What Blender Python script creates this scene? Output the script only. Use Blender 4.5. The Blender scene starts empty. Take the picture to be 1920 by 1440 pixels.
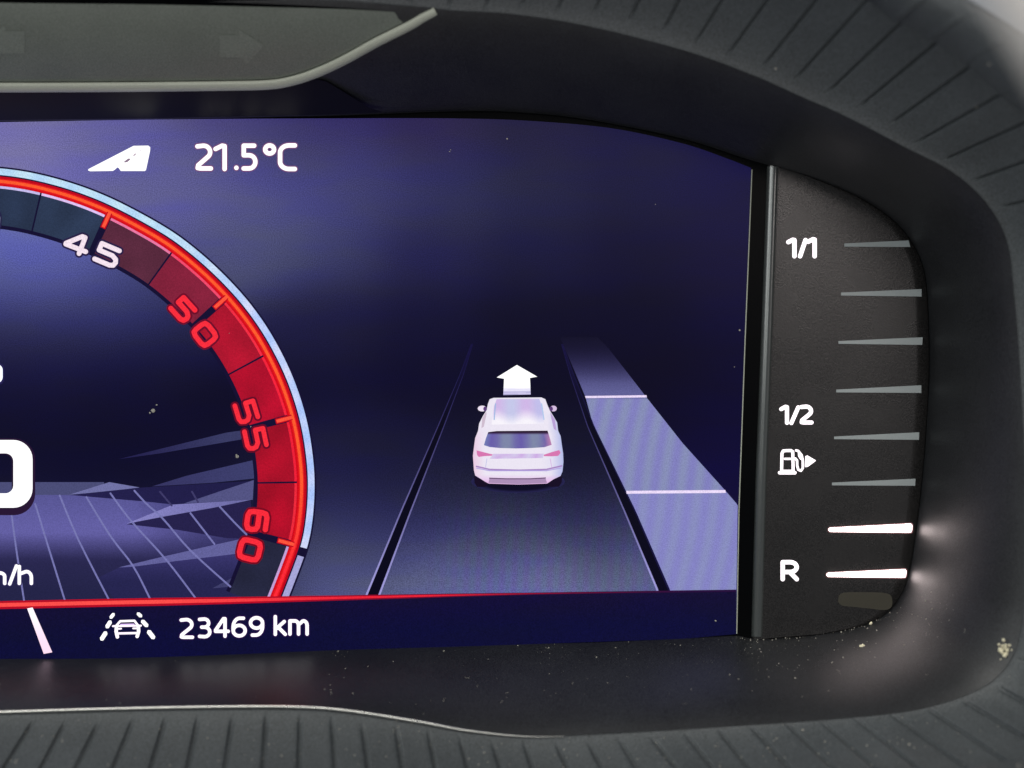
import bpy, bmesh, math, random
from mathutils import Vector, Matrix, noise
from mathutils.geometry import tessellate_polygon

random.seed(7)
PI = math.pi
S = 0.0001            # metres on the display plane for one unit of the traced drawing
D = 0.27              # camera to display distance
sc = bpy.context.scene

# ------------------------------------------------------------------ camera
cd = bpy.data.cameras.new('camera'); cam = bpy.data.objects.new('camera', cd)
sc.collection.objects.link(cam); sc.camera = cam
cd.sensor_width = 36; cd.lens = 36 * D / (1920 * S)
cd.clip_start = 0.005; cd.clip_end = 20
cam.location = (0, -D, 0); cam.rotation_euler = (PI / 2, 0, 0)
cd.dof.use_dof = True; cd.dof.focus_distance = D; cd.dof.aperture_fstop = 11.5

# ------------------------------------------------------------------ light
w = bpy.data.worlds.new('World'); sc.world = w; w.use_nodes = True
bg = w.node_tree.nodes['Background']
bg.inputs['Color'].default_value = (0.70, 0.74, 0.80, 1); bg.inputs['Strength'].default_value = 0.33

def area(name, loc, target, size, sy, power, col):
    ld = bpy.data.lights.new(name, 'AREA'); ld.shape = 'RECTANGLE'
    ld.size = size; ld.size_y = sy; ld.energy = power; ld.color = col
    o = bpy.data.objects.new(name, ld); sc.collection.objects.link(o)
    o.location = loc
    o.rotation_euler = (Vector(target) - Vector(loc)).to_track_quat('-Z', 'Y').to_euler()
    return o
area('windscreen_light', (-0.20, -0.50, 0.62), (0, 0, 0), 0.7, 0.4, 4.6, (1.0, 0.99, 0.93))
area('side_window_light', (-0.75, -0.55, 0.24), (0.05, 0, 0.0), 0.5, 0.36, 2.9, (0.95, 1.0, 0.97))
area('lap_light', (0.00, -0.55, -0.50), (0.0, 0, -0.05), 0.5, 0.3, 2.0, (1.0, 0.96, 0.93))

area('gauge_sheen_fill', (0.32, -1.0, 0.34), (0.06, 0, 0.02), 0.36, 0.30, 3.5, (1.0, 0.90, 0.86))  # added warm fill without a seen source, for the gauge panel's upper sheen

vs = sc.view_settings
vs.view_transform = 'Standard'; vs.look = 'None'; vs.exposure = 0; vs.gamma = 1; vs.use_curve_mapping = False

# ------------------------------------------------------------------ helpers
def P(px, py, d=0.0):
    k = (D - d) / D
    return Vector(((px - 960) * S * k, -d, (720 - py) * S * k))
mm = 0.001

def lin(c):
    out = []
    for v in c[:3]:
        v = v / 255.0
        out.append(v / 12.92 if v <= 0.04045 else ((v + 0.055) / 1.055) ** 2.4)
    return tuple(out)

def empty(name, loc=(0, 0, 0), label=None, cat=None, group=None):
    o = bpy.data.objects.new(name, None); sc.collection.objects.link(o); o.location = loc
    o.empty_display_size = 0.01
    if label: o['label'] = label
    if cat: o['category'] = cat
    if group: o['group'] = group
    return o

def link(name, me, mat, parent=None, label=None, cat=None, group=None, kind=None, smooth=False):
    o = bpy.data.objects.new(name, me); sc.collection.objects.link(o)
    if mat and not me.materials: me.materials.append(mat)
    if parent: o.parent = parent
    if label: o['label'] = label
    if cat: o['category'] = cat
    if group: o['group'] = group
    if kind: o['kind'] = kind
    if smooth:
        for p in me.polygons: p.use_smooth = True
    return o

def catmull(pts, n=6):
    pts = [tuple(p) for p in pts]; out = []
    for i in range(len(pts) - 1):
        p0 = pts[max(i - 1, 0)]; p1 = pts[i]; p2 = pts[i + 1]; p3 = pts[min(i + 2, len(pts) - 1)]
        for j in range(n):
            t = j / n
            out.append(tuple(0.5 * (2 * b + (c - a) * t + (2 * a - 5 * b + 4 * c - d_) * t * t + (3 * b - a - 3 * c + d_) * t ** 3)
                             for a, b, c, d_ in zip(p0, p1, p2, p3)))
    out.append(pts[-1]); return out

# ---- a flat figure on the display: coloured faces at a given layer
LAYER = 0.03 * mm
class Fig:
    def __init__(self, layer=1):
        self.v = []; self.f = []; self.c = []; self.d = layer * LAYER; self.k = 0
    def nd(self):
        self.k += 1
        return self.d + self.k * 0.0000002
    def add(self, pts, cols, faces, d):
        b = len(self.v)
        for p, c in zip(pts, cols):
            self.v.append(P(p[0], p[1], d)); self.c.append(c)
        for f in faces: self.f.append([i + b for i in f])
    def poly(self, pts, col, cuts=0):
        d = self.nd()
        tris = tessellate_polygon([[Vector((x, y, 0)) for x, y in pts]])
        if cuts == 0 and not callable(col):
            self.add(pts, [lin(col)] * len(pts), tris, d); return
        for t in tris:                       # split each triangle into a fine grid
            a, b, c = (Vector((pts[i][0], pts[i][1])) for i in t); n = cuts + 1
            idx = {}; vp = []
            for i in range(n + 1):
                for j in range(n + 1 - i):
                    q = a + (b - a) * (i / n) + (c - a) * (j / n)
                    idx[(i, j)] = len(vp); vp.append((q.x, q.y))
            fs = []
            for i in range(n):
                for j in range(n - i):
                    fs.append((idx[(i, j)], idx[(i + 1, j)], idx[(i, j + 1)]))
                    if i + j < n - 1: fs.append((idx[(i + 1, j)], idx[(i + 1, j + 1)], idx[(i, j + 1)]))
            self.add(vp, [lin(col(x, y)) if callable(col) else lin(col) for x, y in vp], fs, d)
    def strip(self, A, B, col, m=1):
        """faces between two point rows A and B; col constant or fn(x,y)"""
        d = self.nd(); pts = []; n = len(A)
        for i in range(n):
            for j in range(m + 1):
                t = j / m; pts.append((A[i][0] + (B[i][0] - A[i][0]) * t, A[i][1] + (B[i][1] - A[i][1]) * t))
        fs = [(i * (m + 1) + j, (i + 1) * (m + 1) + j, (i + 1) * (m + 1) + j + 1, i * (m + 1) + j + 1)
              for i in range(n - 1) for j in range(m)]
        self.add(pts, [lin(col(x, y)) if callable(col) else lin(col) for x, y in pts], fs, d)
    def stroke(self, pts, wd, col, caps=True):
        for i in range(len(pts) - 1):
            a = Vector(pts[i]); b = Vector(pts[i + 1]); t = (b - a)
            if t.length < 1e-6: continue
            t.normalize(); nrm = Vector((-t.y, t.x)) * wd / 2
            d = self.nd()
            self.add([tuple(a + nrm), tuple(b + nrm), tuple(b - nrm), tuple(a - nrm)], [lin(col)] * 4, [(0, 1, 2, 3)], d)
        for i, p in enumerate(pts):
            if not caps and i in (0, len(pts) - 1): continue
            self.disc(p, wd / 2, col)
    def disc(self, p, r, col, n=16, ry=None):
        ry = ry or r; d = self.nd()
        ring = [(p[0] + r * math.cos(2 * PI * k / n), p[1] + ry * math.sin(2 * PI * k / n)) for k in range(n)]
        self.add(ring, [lin(col)] * n, [list(range(n))], d)
    def build(self, name, mat, parent, label=None):
        me = bpy.data.meshes.new(name); me.from_pydata(self.v, [], self.f)
        # faces look at the camera (-Y)
        at = me.color_attributes.new('Col', 'FLOAT_COLOR', 'POINT')
        for i, c in enumerate(self.c): at.data[i].color = (*c, 1)
        return link(name, me, mat, parent, label)

# ------------------------------------------------------------------ materials
def newmat(name):
    m = bpy.data.materials.new(name); m.use_nodes = True; nt = m.node_tree
    return m, nt, nt.nodes['Principled BSDF']

def plastic(name, base, rough=0.5, grain=0.25, gs=9000, spec=0.5, mottled=0.12, metallic=0):
    m, nt, b = newmat(name)
    tc = nt.nodes.new('ShaderNodeTexCoord')
    n1 = nt.nodes.new('ShaderNodeTexNoise'); n1.inputs['Scale'].default_value = gs; n1.inputs['Detail'].default_value = 2
    n2 = nt.nodes.new('ShaderNodeTexNoise'); n2.inputs['Scale'].default_value = 90; n2.inputs['Detail'].default_value = 4
    nt.links.new(tc.outputs['Object'], n1.inputs['Vector']); nt.links.new(tc.outputs['Object'], n2.inputs['Vector'])
    bp = nt.nodes.new('ShaderNodeBump'); bp.inputs['Strength'].default_value = grain; bp.inputs['Distance'].default_value = 0.00008
    nt.links.new(n1.outputs['Fac'], bp.inputs['Height']); nt.links.new(bp.outputs['Normal'], b.inputs['Normal'])
    mix = nt.nodes.new('ShaderNodeMix'); mix.data_type = 'RGBA'
    lo = tuple(c * (1 - mottled) for c in base); hi = tuple(c * (1 + mottled) for c in base)
    mix.inputs['A'].default_value = (*lo, 1); mix.inputs['B'].default_value = (*hi, 1)
    ad = nt.nodes.new('ShaderNodeMath'); ad.operation = 'ADD'
    s1 = nt.nodes.new('ShaderNodeMath'); s1.operation = 'MULTIPLY_ADD'; s1.inputs[1].default_value = 2.4; s1.inputs[2].default_value = -0.95
    s2 = nt.nodes.new('ShaderNodeMath'); s2.operation = 'MULTIPLY'; s2.inputs[1].default_value = 0.5
    nt.links.new(n1.outputs['Fac'], s1.inputs[0]); nt.links.new(n2.outputs['Fac'], s2.inputs[0])
    nt.links.new(s1.outputs[0], ad.inputs[0]); nt.links.new(s2.outputs[0], ad.inputs[1])
    nt.links.new(ad.outputs[0], mix.inputs['Factor']); nt.links.new(mix.outputs['Result'], b.inputs['Base Color'])
    rr = nt.nodes.new('ShaderNodeMapRange'); rr.inputs['To Min'].default_value = rough - 0.05; rr.inputs['To Max'].default_value = rough + 0.05
    nt.links.new(n2.outputs['Fac'], rr.inputs['Value']); nt.links.new(rr.outputs['Result'], b.inputs['Roughness'])
    b.inputs['Specular IOR Level'].default_value = spec; b.inputs['Metallic'].default_value = metallic
    return m

def display_mat(name, strength=1.0, grain=0.3, streak=0.0):
    m, nt, b = newmat(name)
    b.inputs['Base Color'].default_value = (0.001, 0.001, 0.002, 1); b.inputs['Roughness'].default_value = 0.35
    b.inputs['Specular IOR Level'].default_value = 0.05
    at = nt.nodes.new('ShaderNodeAttribute'); at.attribute_name = 'Col'
    tc = nt.nodes.new('ShaderNodeTexCoord')
    n1 = nt.nodes.new('ShaderNodeTexNoise'); n1.inputs['Scale'].default_value = 5200; n1.inputs['Detail'].default_value = 1
    nt.links.new(tc.outputs['Object'], n1.inputs['Vector'])
    mr = nt.nodes.new('ShaderNodeMapRange'); mr.inputs['From Min'].default_value = 0.25; mr.inputs['From Max'].default_value = 0.75
    mr.inputs['To Min'].default_value = strength * (1 - grain); mr.inputs['To Max'].default_value = strength * (1 + grain)
    nt.links.new(n1.outputs['Fac'], mr.inputs['Value'])
    src = at.outputs['Color']
    if streak:
        mp = nt.nodes.new('ShaderNodeMapping'); mp.inputs['Rotation'].default_value = (0, math.radians(18), 0)
        mp.inputs['Scale'].default_value = (46, 46, 190)
        nt.links.new(tc.outputs['Object'], mp.inputs['Vector'])
        n2 = nt.nodes.new('ShaderNodeTexNoise'); n2.inputs['Scale'].default_value = 1.0; n2.inputs['Detail'].default_value = 2
        nt.links.new(mp.outputs['Vector'], n2.inputs['Vector'])
        rp = nt.nodes.new('ShaderNodeValToRGB')
        rp.color_ramp.elements[0].position = 0.36; rp.color_ramp.elements[0].color = (0.84, 0.86, 1.22, 1)
        rp.color_ramp.elements[1].position = 0.64; rp.color_ramp.elements[1].color = (1.06, 1.12, 0.86, 1)
        nt.links.new(n2.outputs['Fac'], rp.inputs['Fac'])
        mx = nt.nodes.new('ShaderNodeMix'); mx.data_type = 'RGBA'; mx.blend_type = 'MULTIPLY'; mx.inputs['Factor'].default_value = streak
        nt.links.new(src, mx.inputs['A']); nt.links.new(rp.outputs['Color'], mx.inputs['B']); src = mx.outputs['Result']
    nt.links.new(src, b.inputs['Emission Color']); nt.links.new(mr.outputs['Result'], b.inputs['Emission Strength'])
    return m

M_BACK = display_mat('display_backdrop', 1.0, 0.34, 0.5)
M_DISP = display_mat('display_graphic', 1.0, 0.17)
M_CAR = display_mat('display_car', 1.0, 0.03)
M_WHITE = display_mat('display_white', 1.25, 0.03)
M_BEZEL = plastic('bezel_plastic', (0.0125, 0.0135, 0.0155), 0.44, 0.35, 4500, 0.5, 0.85)
M_HOOD = plastic('hood_plastic', (0.047, 0.054, 0.058), 0.55, 0.5, 4200, 0.4, 0.5)
M_BORDER = plastic('glass_border', (0.0015, 0.0018, 0.0022), 0.3, 0.05, 8000, 0.03, 0.1)
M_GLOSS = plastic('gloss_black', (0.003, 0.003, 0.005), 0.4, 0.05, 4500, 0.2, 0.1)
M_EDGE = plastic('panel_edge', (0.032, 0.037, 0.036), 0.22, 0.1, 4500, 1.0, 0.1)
M_PANEL = plastic('gauge_panel', (0.012, 0.0115, 0.0115), 0.27, 0.25, 4500, 0.42, 0.5)
M_STRIP = plastic('lamp_strip_lens', (0.118, 0.134, 0.116), 0.35, 0.25, 4500, 0.5, 0.26)  # grey-green base stands in for a bright sky reflection on the lens
M_STRIP2 = plastic('lamp_strip_arrow', (0.138, 0.157, 0.136), 0.35, 0.25, 4500, 0.5, 0.24)
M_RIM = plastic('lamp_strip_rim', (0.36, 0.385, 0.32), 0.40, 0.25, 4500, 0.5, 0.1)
M_TICK = plastic('unlit_tick', (0.25, 0.285, 0.29), 0.45, 0.1, 8000, 0.5, 0.08)
M_LENS = plastic('reserve_lens', (0.034, 0.032, 0.022), 0.4, 0.2, 8000, 0.4, 0.1)
M_CHROME = plastic('satin_trim', (0.62, 0.62, 0.58), 0.28, 0.1, 8000, 0.5, 0.05, 0.9)
M_WHEEL = plastic('wheel_trim', (0.85, 0.80, 0.73), 0.35, 0.2, 3000, 0.5, 0.1)
M_DUST = plastic('dust_grey', (0.27, 0.26, 0.23), 0.8, 0.2, 8000, 0.2, 0.3)
M_CRUMB = plastic('crumb_cream', (0.70, 0.66, 0.48), 0.7, 0.2, 8000, 0.3, 0.15)
def lampmat(name, col, st):
    m, nt, b = newmat(name)
    b.inputs['Base Color'].default_value = (0.5, 0.5, 0.5, 1)
    b.inputs['Emission Color'].default_value = (*col, 1); b.inputs['Emission Strength'].default_value = st
    return m
M_LIT = lampmat('lit_tick', (1.0, 0.84, 0.82), 12.0)
M_BLEED = lampmat('lit_tick_glow', (1.0, 0.42, 0.45), 0.16)  # larger pinkish underlay that paints the glow around the lit marks
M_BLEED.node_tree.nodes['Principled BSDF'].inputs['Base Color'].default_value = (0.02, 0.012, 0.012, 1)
M_LITTXT = lampmat('lit_scale_text', (1.0, 0.88, 0.95), 1.25)

# ================================================================== bezel and hood curves
PAIRS = [((-700, 236), (-700, -30)), ((-400, 231), (-400, -26)), ((0, 226), (0, -16)), ((300, 222), (300, -9)), ((600, 216), (600, 0)), ((760, 210), (760, 11)),
 ((850, 207), (850, 20)), ((960, 208), (960, 27)), ((1100, 222), (1105, 50)), ((1280, 258), (1285, 96)),
 ((1400, 296), (1410, 141)), ((1460, 313), (1500, 181)), ((1540, 339), (1590, 221)), ((1620, 374), (1695, 276)),
 ((1682, 418), (1788, 325)), ((1719, 468), (1852, 385)), ((1736, 520), (1888, 455)), ((1742, 600), (1902, 560)),
 ((1743, 700), (1912, 685)), ((1738, 800), (1918, 800)), ((1730, 900), (1923, 900)), ((1718, 1000), (1926, 1000)),
 ((1704, 1080), (1924, 1090)), ((1687, 1122), (1915, 1170)), ((1655, 1156), (1893, 1240)), ((1600, 1179), (1835, 1292)),
 ((1510, 1193), (1720, 1330)), ((1415, 1199), (1560, 1348)), ((1380, 1194), (1400, 1359)), ((1280, 1199), (1280, 1367)),
 ((1120, 1206), (1120, 1376)), ((1000, 1209), (1000, 1381)), ((880, 1213), (880, 1370)), ((780, 1216), (780, 1352)),
 ((640, 1220), (650, 1332)), ((540, 1224), (550, 1325)), ((400, 1230), (400, 1325)), ((200, 1236), (200, 1329)),
 ((0, 1237), (0, 1335)), ((-400, 1241), (-400, 1347)), ((-700, 1244), (-700, 1356))]
DI, DO = 0.9 * mm, 28 * mm
NB = 8
pr = catmull([(a[0], a[1], b[0], b[1]) for a, b in PAIRS], NB)
def wallf(s): return 0.5 * s + 0.5 * (1 - (1 - s) ** 1.9)
def bezel_pt(q, s):
    """surface of the bezel wall: steep at the display, easing outwards"""
    dep = DI + (DO - DI) * wallf(s)
    # the straight line of the traced drawing, so the wall's silhouette stays where it is
    return P(q[0] + (q[2] - q[0]) * s, q[1] + (q[3] - q[1]) * s, dep)
OUT = [(q[2], q[3]) for q in pr]

cluster = empty('instrument_cluster', (0, 0, -0.055), 'digital instrument cluster with rev counter display and fuel gauge in a dark bezel', 'instrument cluster')
cluster_off = Vector((0, 0, 0.055))
def adopt(o, par):
    o.parent = par
    o.matrix_parent_inverse = Matrix.Translation(-Vector(par.location)) if par is cluster else Matrix.Identity(4)
    return o

def grid_mesh(name, rows, close=False):
    n = len(rows[0]); v = [p for r in rows for p in r]; f = []
    for i in range(len(rows) - 1):
        for j in range(n - 1):
            f.append((i * n + j, i * n + j + 1, (i + 1) * n + j + 1, (i + 1) * n + j))
    me = bpy.data.meshes.new(name); me.from_pydata(v, [], f); return me

rows = []
for q in pr:
    r = [P(q[0], q[1], -2.5 * mm)]
    r[0] = P(q[0], q[1], DI) + Vector((0, 2.6 * mm, 0))           # skirt going straight back
    r.append(P(q[0], q[1], DI) + Vector((0, 0.35 * mm, 0)))
    for k in range(17): r.append(bezel_pt(q, k / 16))
    rows.append(r)
bz = link('bezel', grid_mesh('bezel', rows), M_BEZEL, smooth=True); adopt(bz, cluster)
bz['label'] = 'smooth dark plastic surround sloping out from the display'

# glass border sheet behind the display picture
me = bpy.data.meshes.new('glass_border')
me.from_pydata([P(-760, 150, -0.15 * mm), P(1800, 150, -0.15 * mm), P(1800, 1300, -0.15 * mm), P(-760, 1300, -0.15 * mm)], [], [(0, 1, 2, 3)])
gb = adopt(link('glass_border', me, M_BORDER), cluster)

# ================================================================== ribbed hood
TOPG = [((640, 60), (600, -60)), ((708, 40), (680, -50)), ((775, 25), (760, -30)), ((840, 22), (843, 0)), ((907, 22), (914, 0)), ((972, 17), (982, 0)), ((1042, 26), (1053, 0)), ((1110, 28), (1124, 0)), ((1177, 43), (1198, 0)), ((1240, 63), (1273, 0)),
 ((1300, 85), (1353, 0)), ((1360, 108), (1438, 0)), ((1427, 128), (1530, 0)), ((1487, 152), (1625, 0)), ((1547, 177), (1710, 23)),
 ((1605, 205), (1777, 62)), ((1665, 235), (1843, 107)), ((1712, 270), (1887, 170)), ((1763, 302), (1920, 230)),
 ((1817, 340), (1920, 303)), ((1870, 388), (1920, 377))]
BOTG = [((1910, 1237), (1960, 1246)), ((1870, 1288), (1920, 1317)), ((1803, 1312), (1920, 1382)), ((1737, 1327), (1900, 1437)), ((1668, 1337), (1813, 1440)),
 ((1598, 1342), (1720, 1440)), ((1537, 1350), (1640, 1440)), ((1473, 1355), (1562, 1440)), ((1407, 1360), (1480, 1440)), ((1345, 1365), (1403, 1440)),
 ((1283, 1373), (1335, 1440)), ((1222, 1383), (1267, 1440)), ((1160, 1384), (1193, 1440)), ((1103, 1390), (1128, 1440)), ((1042, 1392), (1063, 1440)),
 ((982, 1390), (998, 1440)), ((923, 1390), (938, 1440)), ((862, 1382), (877, 1440)), ((803, 1370), (816, 1440)), ((743, 1365), (754, 1440)),
 ((680, 1358), (690, 1440)), ((622, 1343), (628, 1440)), ((563, 1340), (560, 1440)), ((500, 1337), (493, 1440)), ((437, 1340), (422, 1440)),
 ((372, 1340), (352, 1440)), ((312, 1342), (283, 1440)), ((252, 1344), (213, 1440)), ((188, 1350), (143, 1440)), ((125, 1348), (77, 1440)), ((65, 1347), (7, 1440)),
 ((5, 1350), (-62, 1440)), ((-55, 1352), (-130, 1440)), ((-115, 1354), (-198, 1440))]
def hit_out(a, b):
    """where the groove's line meets the bezel's outer edge: nearest OUT point to the line on a's side"""
    ax, ay = a; dx, dy = b[0] - a[0], b[1] - a[1]; L = math.hypot(dx, dy); dx /= L; dy /= L
    best = None
    for i in range(len(OUT) - 1):
        x1, y1 = OUT[i]; x2, y2 = OUT[i + 1]
        ex, ey = x2 - x1, y2 - y1; den = dx * ey - dy * ex
        if abs(den) < 1e-9: continue
        t = ((x1 - ax) * ey - (y1 - ay) * ex) / den; u = ((x1 - ax) * dy - (y1 - ay) * dx) / den
        if -1e-6 <= u <= 1 + 1e-6 and abs(t) < 120:
            if best is None or abs(t) < abs(best[0]): best = (t, i + u)
    return best
def out_at(u):
    i = min(int(u), len(OUT) - 2); f = u - i
    return (OUT[i][0] + (OUT[i + 1][0] - OUT[i][0]) * f, OUT[i][1] + (OUT[i + 1][1] - OUT[i][1]) * f)

LEN = 325.0
ctrl = []           # (u on outer edge, dir x, dir y, start offset, groove depth, half width)
for grp, top in ((TOPG, True), (BOTG, False)):
    for a, b in grp:
        h = hit_out(a, b)
        if h is None: continue
        dx, dy = b[0] - a[0], b[1] - a[1]; L = math.hypot(dx, dy)
        ctrl.append([h[1], dx / L, dy / L, -h[0] if h[0] < 0 else 0.0, 1.0, top])
    if top:
        ucur = ctrl[-1][0]
ub = None
# smooth stretch at the right side between the two ribbed runs
tops = [c for c in ctrl if c[5]]; bots = [c for c in ctrl if not c[5]]
u0, u1 = tops[-1][0], bots[0][0]; mid = []
for k in range(1, 11):
    t = k / 11; a0 = math.atan2(tops[-1][2], tops[-1][1]); a1 = math.atan2(bots[0][2], bots[0][1])
    a = a0 + (a1 - a0) * t; mid.append([u0 + (u1 - u0) * t, math.cos(a), math.sin(a), 6, 0.0, True])
ctrl = tops + mid + bots
# left-hand start and end so the hood runs beyond the picture
ctrl = [[0.0, -0.2, -1.0, 8, 0, True], [NB * 1.5, -0.2, -1.0, 8, 0, True], [NB * 2.8, -0.2, -1.0, 8, 0, True]] + ctrl + [[len(OUT) - 1.001, -0.5, 0.9, 8, 0, False]]
ctrl = [c for i, c in enumerate(ctrl) if i == 0 or c[0] > ctrl[i - 1][0] + 0.05]
NS = 30
def hood_pt(u, dx, dy, s, off, g):
    """g: groove strength 0..1 at this column"""
    x0, y0 = out_at(u); r = s * LEN
    dep = DO - 0.2 * mm + 0.030 * (s ** 1.25)
    if s > 0.86: dep += 0.004 * ((s - 0.86) / 0.14)
    p = P(x0 + dx * r, y0 + dy * r, dep)
    if g:
        ramp = min(max((r - off - 2) / 16.0, 0), 1)
        if s > 0.84: ramp *= max(0, 1 - (s - 0.84) / 0.05)
        # inward normal of the hood faces the axis and the camera, so sink away from it
        nrm = Vector((dx, 0.45, -dy)).normalized()
        p = p + nrm * (g * ramp)
    return p
rows = []
for i in range(len(ctrl) - 1):
    c0 = ctrl[i]; c1 = ctrl[i + 1]; cm = ctrl[max(i - 1, 0)]; cp = ctrl[min(i + 2, len(ctrl) - 1)]
    hw = 0.045 if c0[5] else 0.075
    fr = [0, hw * 0.45, hw, hw * 1.6, 0.25, 0.4, 0.55, 0.7, 0.82, 1 - hw * 1.6, 1 - hw, 1 - hw * 0.45]
    gd = [1, 0.8, 0, -0.12, -0.06, 0, 0, 0, 0, 0, 0, 0.8]
    for t, g in zip(fr, gd):
        q = [0.5 * (2 * b + (c - a) * t + (2 * a - 5 * b + 4 * c - e) * t * t + (3 * b - a - 3 * c + e) * t ** 3)
             for a, b, c, e in zip(cm[:3], c0[:3], c1[:3], cp[:3])]
        u = c0[0] + (c1[0] - c0[0]) * t
        L = math.hypot(q[1], q[2]); st = c0[4] * (1 - t) + c1[4] * t
        if st < 0.99: st = (c0[4] if t < 0.5 else c1[4])
        amp = g * (0.6 * mm if c0[5] else 0.62 * mm) * st
        off = c0[3] * (1 - t) + c1[3] * t
        rows.append([hood_pt(u, q[1] / L, q[2] / L, (k / NS) ** 1.25, off, amp) for k in range(NS + 1)])
# outer lip rolling away from the driver
for r in rows:
    e = r[-1]; dirv = (r[-1] - r[-4]); dirv.y = 0; dirv.normalize()
    for k in range(1, 6):
        a = k / 5 * PI * 0.8
        r.append(e + dirv * (math.sin(a) * 3 * mm + (1 - math.cos(a)) * 2 * mm) + Vector((0, -3 * mm * math.sin(a) * 0.6 + (1 - math.cos(a)) * 6 * mm, 0)))
hood = link('cluster_hood', grid_mesh('cluster_hood', rows), M_HOOD, smooth=True,
            label='dark grey ribbed plastic hood flaring out around the instrument cluster', cat='dashboard hood')

# ================================================================== chrome line along the lower left edge
def tube(pts, radii, n=8):
    v = []; f = []
    for i, p in enumerate(pts):
        t = (pts[min(i + 1, len(pts) - 1)] - pts[max(i - 1, 0)]).normalized()
        a = t.orthogonal().normalized() if i == 0 else (pa - t * pa.dot(t)).normalized()
        pa = a; b = t.cross(a)
        for k in range(n):
            an = 2 * PI * k / n; v.append(p + (a * math.cos(an) + b * math.sin(an)) * radii[i])
    for i in range(len(pts) - 1):
        for k in range(n):
            f.append((i * n + k, i * n + (k + 1) % n, (i + 1) * n + (k + 1) % n, (i + 1) * n + k))
    me = bpy.data.meshes.new('tube'); me.from_pydata(v, [], f); return me
tp = [q for q in pr if q[3] > 1300 and q[2] < 1060]
pts = [P(q[2], q[3] + 0.5, DO + 0.15 * mm) for q in tp]
rad = [0.00027 * min(1, max(0.12, (1075 - q[2]) / 260)) for q in tp]
adopt(link('trim_strip', tube(pts, rad), M_CHROME, smooth=True, label='thin satin metal line below the display'), cluster)

# ================================================================== warning lamp strip, top left
def strip_d(y): return DI + (DO - DI) * wallf(min(max((226 - y) / 242.0, 0), 1)) + 1.6 * mm
def interp2(c, x):
    for i in range(len(c) - 1):
        if c[i][0] <= x <= c[i + 1][0]: return c[i][1] + (c[i + 1][1] - c[i][1]) * (x - c[i][0]) / (c[i + 1][0] - c[i][0] + 1e-9)
    return c[-1][1]
face_top = catmull([(-700, -12), (-400, -5), (0, 5), (250, 8), (450, 12), (640, 17), (730, 22), (784, 26)], 8)
face_bot = catmull([(-700, 150), (-400, 152), (0, 153), (250, 152), (420, 150), (500, 148), (560, 138), (605, 121)], 8)
# match along x so the face is a clean quad sheet: lower edge then slanting side
low = catmull([(-700, 150), (-400, 152), (0, 153), (250, 152), (420, 150), (500, 148), (545, 141), (590, 126), (640, 103), (700, 70), (760, 40), (786, 25)], 6)
def top_y(x):
    for i in range(len(face_top) - 1):
        if face_top[i][0] <= x <= face_top[i + 1][0]:
            t = (x - face_top[i][0]) / (face_top[i + 1][0] - face_top[i][0] + 1e-9)
            return face_top[i][1] + (face_top[i + 1][1] - face_top[i][1]) * t
    return 24
rows = []
for x, y in low:
    ty = min(top_y(x), y - 0.5)
    rows.append([P(x, ty + (y - ty) * k / 8, strip_d(ty + (y - ty) * k / 8)) for k in range(9)])
ws = adopt(link('warning_lamp_strip', grid_mesh('warning_lamp_strip', rows), M_STRIP, smooth=True,
     label='smoked lens strip above the display, bright reflection painted in grey'), cluster)
# chamfered rim, its outer edge follows the lens edge
rows = []
rimp = low + [(799, 18.5), (812, 12)]
for i, (x, y) in enumerate(rimp):
    a = rimp[max(i - 1, 0)]; b = rimp[min(i + 1, len(rimp) - 1)]
    tx, ty = b[0] - a[0], b[1] - a[1]; L = math.hypot(tx, ty); nx, ny = -ty / L, tx / L
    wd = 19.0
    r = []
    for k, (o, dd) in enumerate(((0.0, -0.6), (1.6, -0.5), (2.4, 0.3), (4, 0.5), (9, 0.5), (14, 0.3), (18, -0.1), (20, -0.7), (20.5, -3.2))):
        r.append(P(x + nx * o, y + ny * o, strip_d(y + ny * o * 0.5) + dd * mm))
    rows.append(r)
# carry the rim on to the hood
lx, ly = low[-1]
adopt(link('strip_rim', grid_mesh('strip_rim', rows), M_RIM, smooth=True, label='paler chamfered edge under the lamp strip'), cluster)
# dark groove above the strip
rows = []
for x, y in face_top[:-1] + [(784, 26), (800, 27), (812, 27)]:
    rows.append([P(x, y - 15 + 0.0 * x, strip_d(y - 12) - 0.6 * mm), P(x, y - 8, strip_d(y) - 0.5 * mm), P(x, y + 2, strip_d(y) - 0.2 * mm)])
adopt(link('shadow_gap', grid_mesh('shadow_gap', rows), M_BORDER), cluster)
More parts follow.
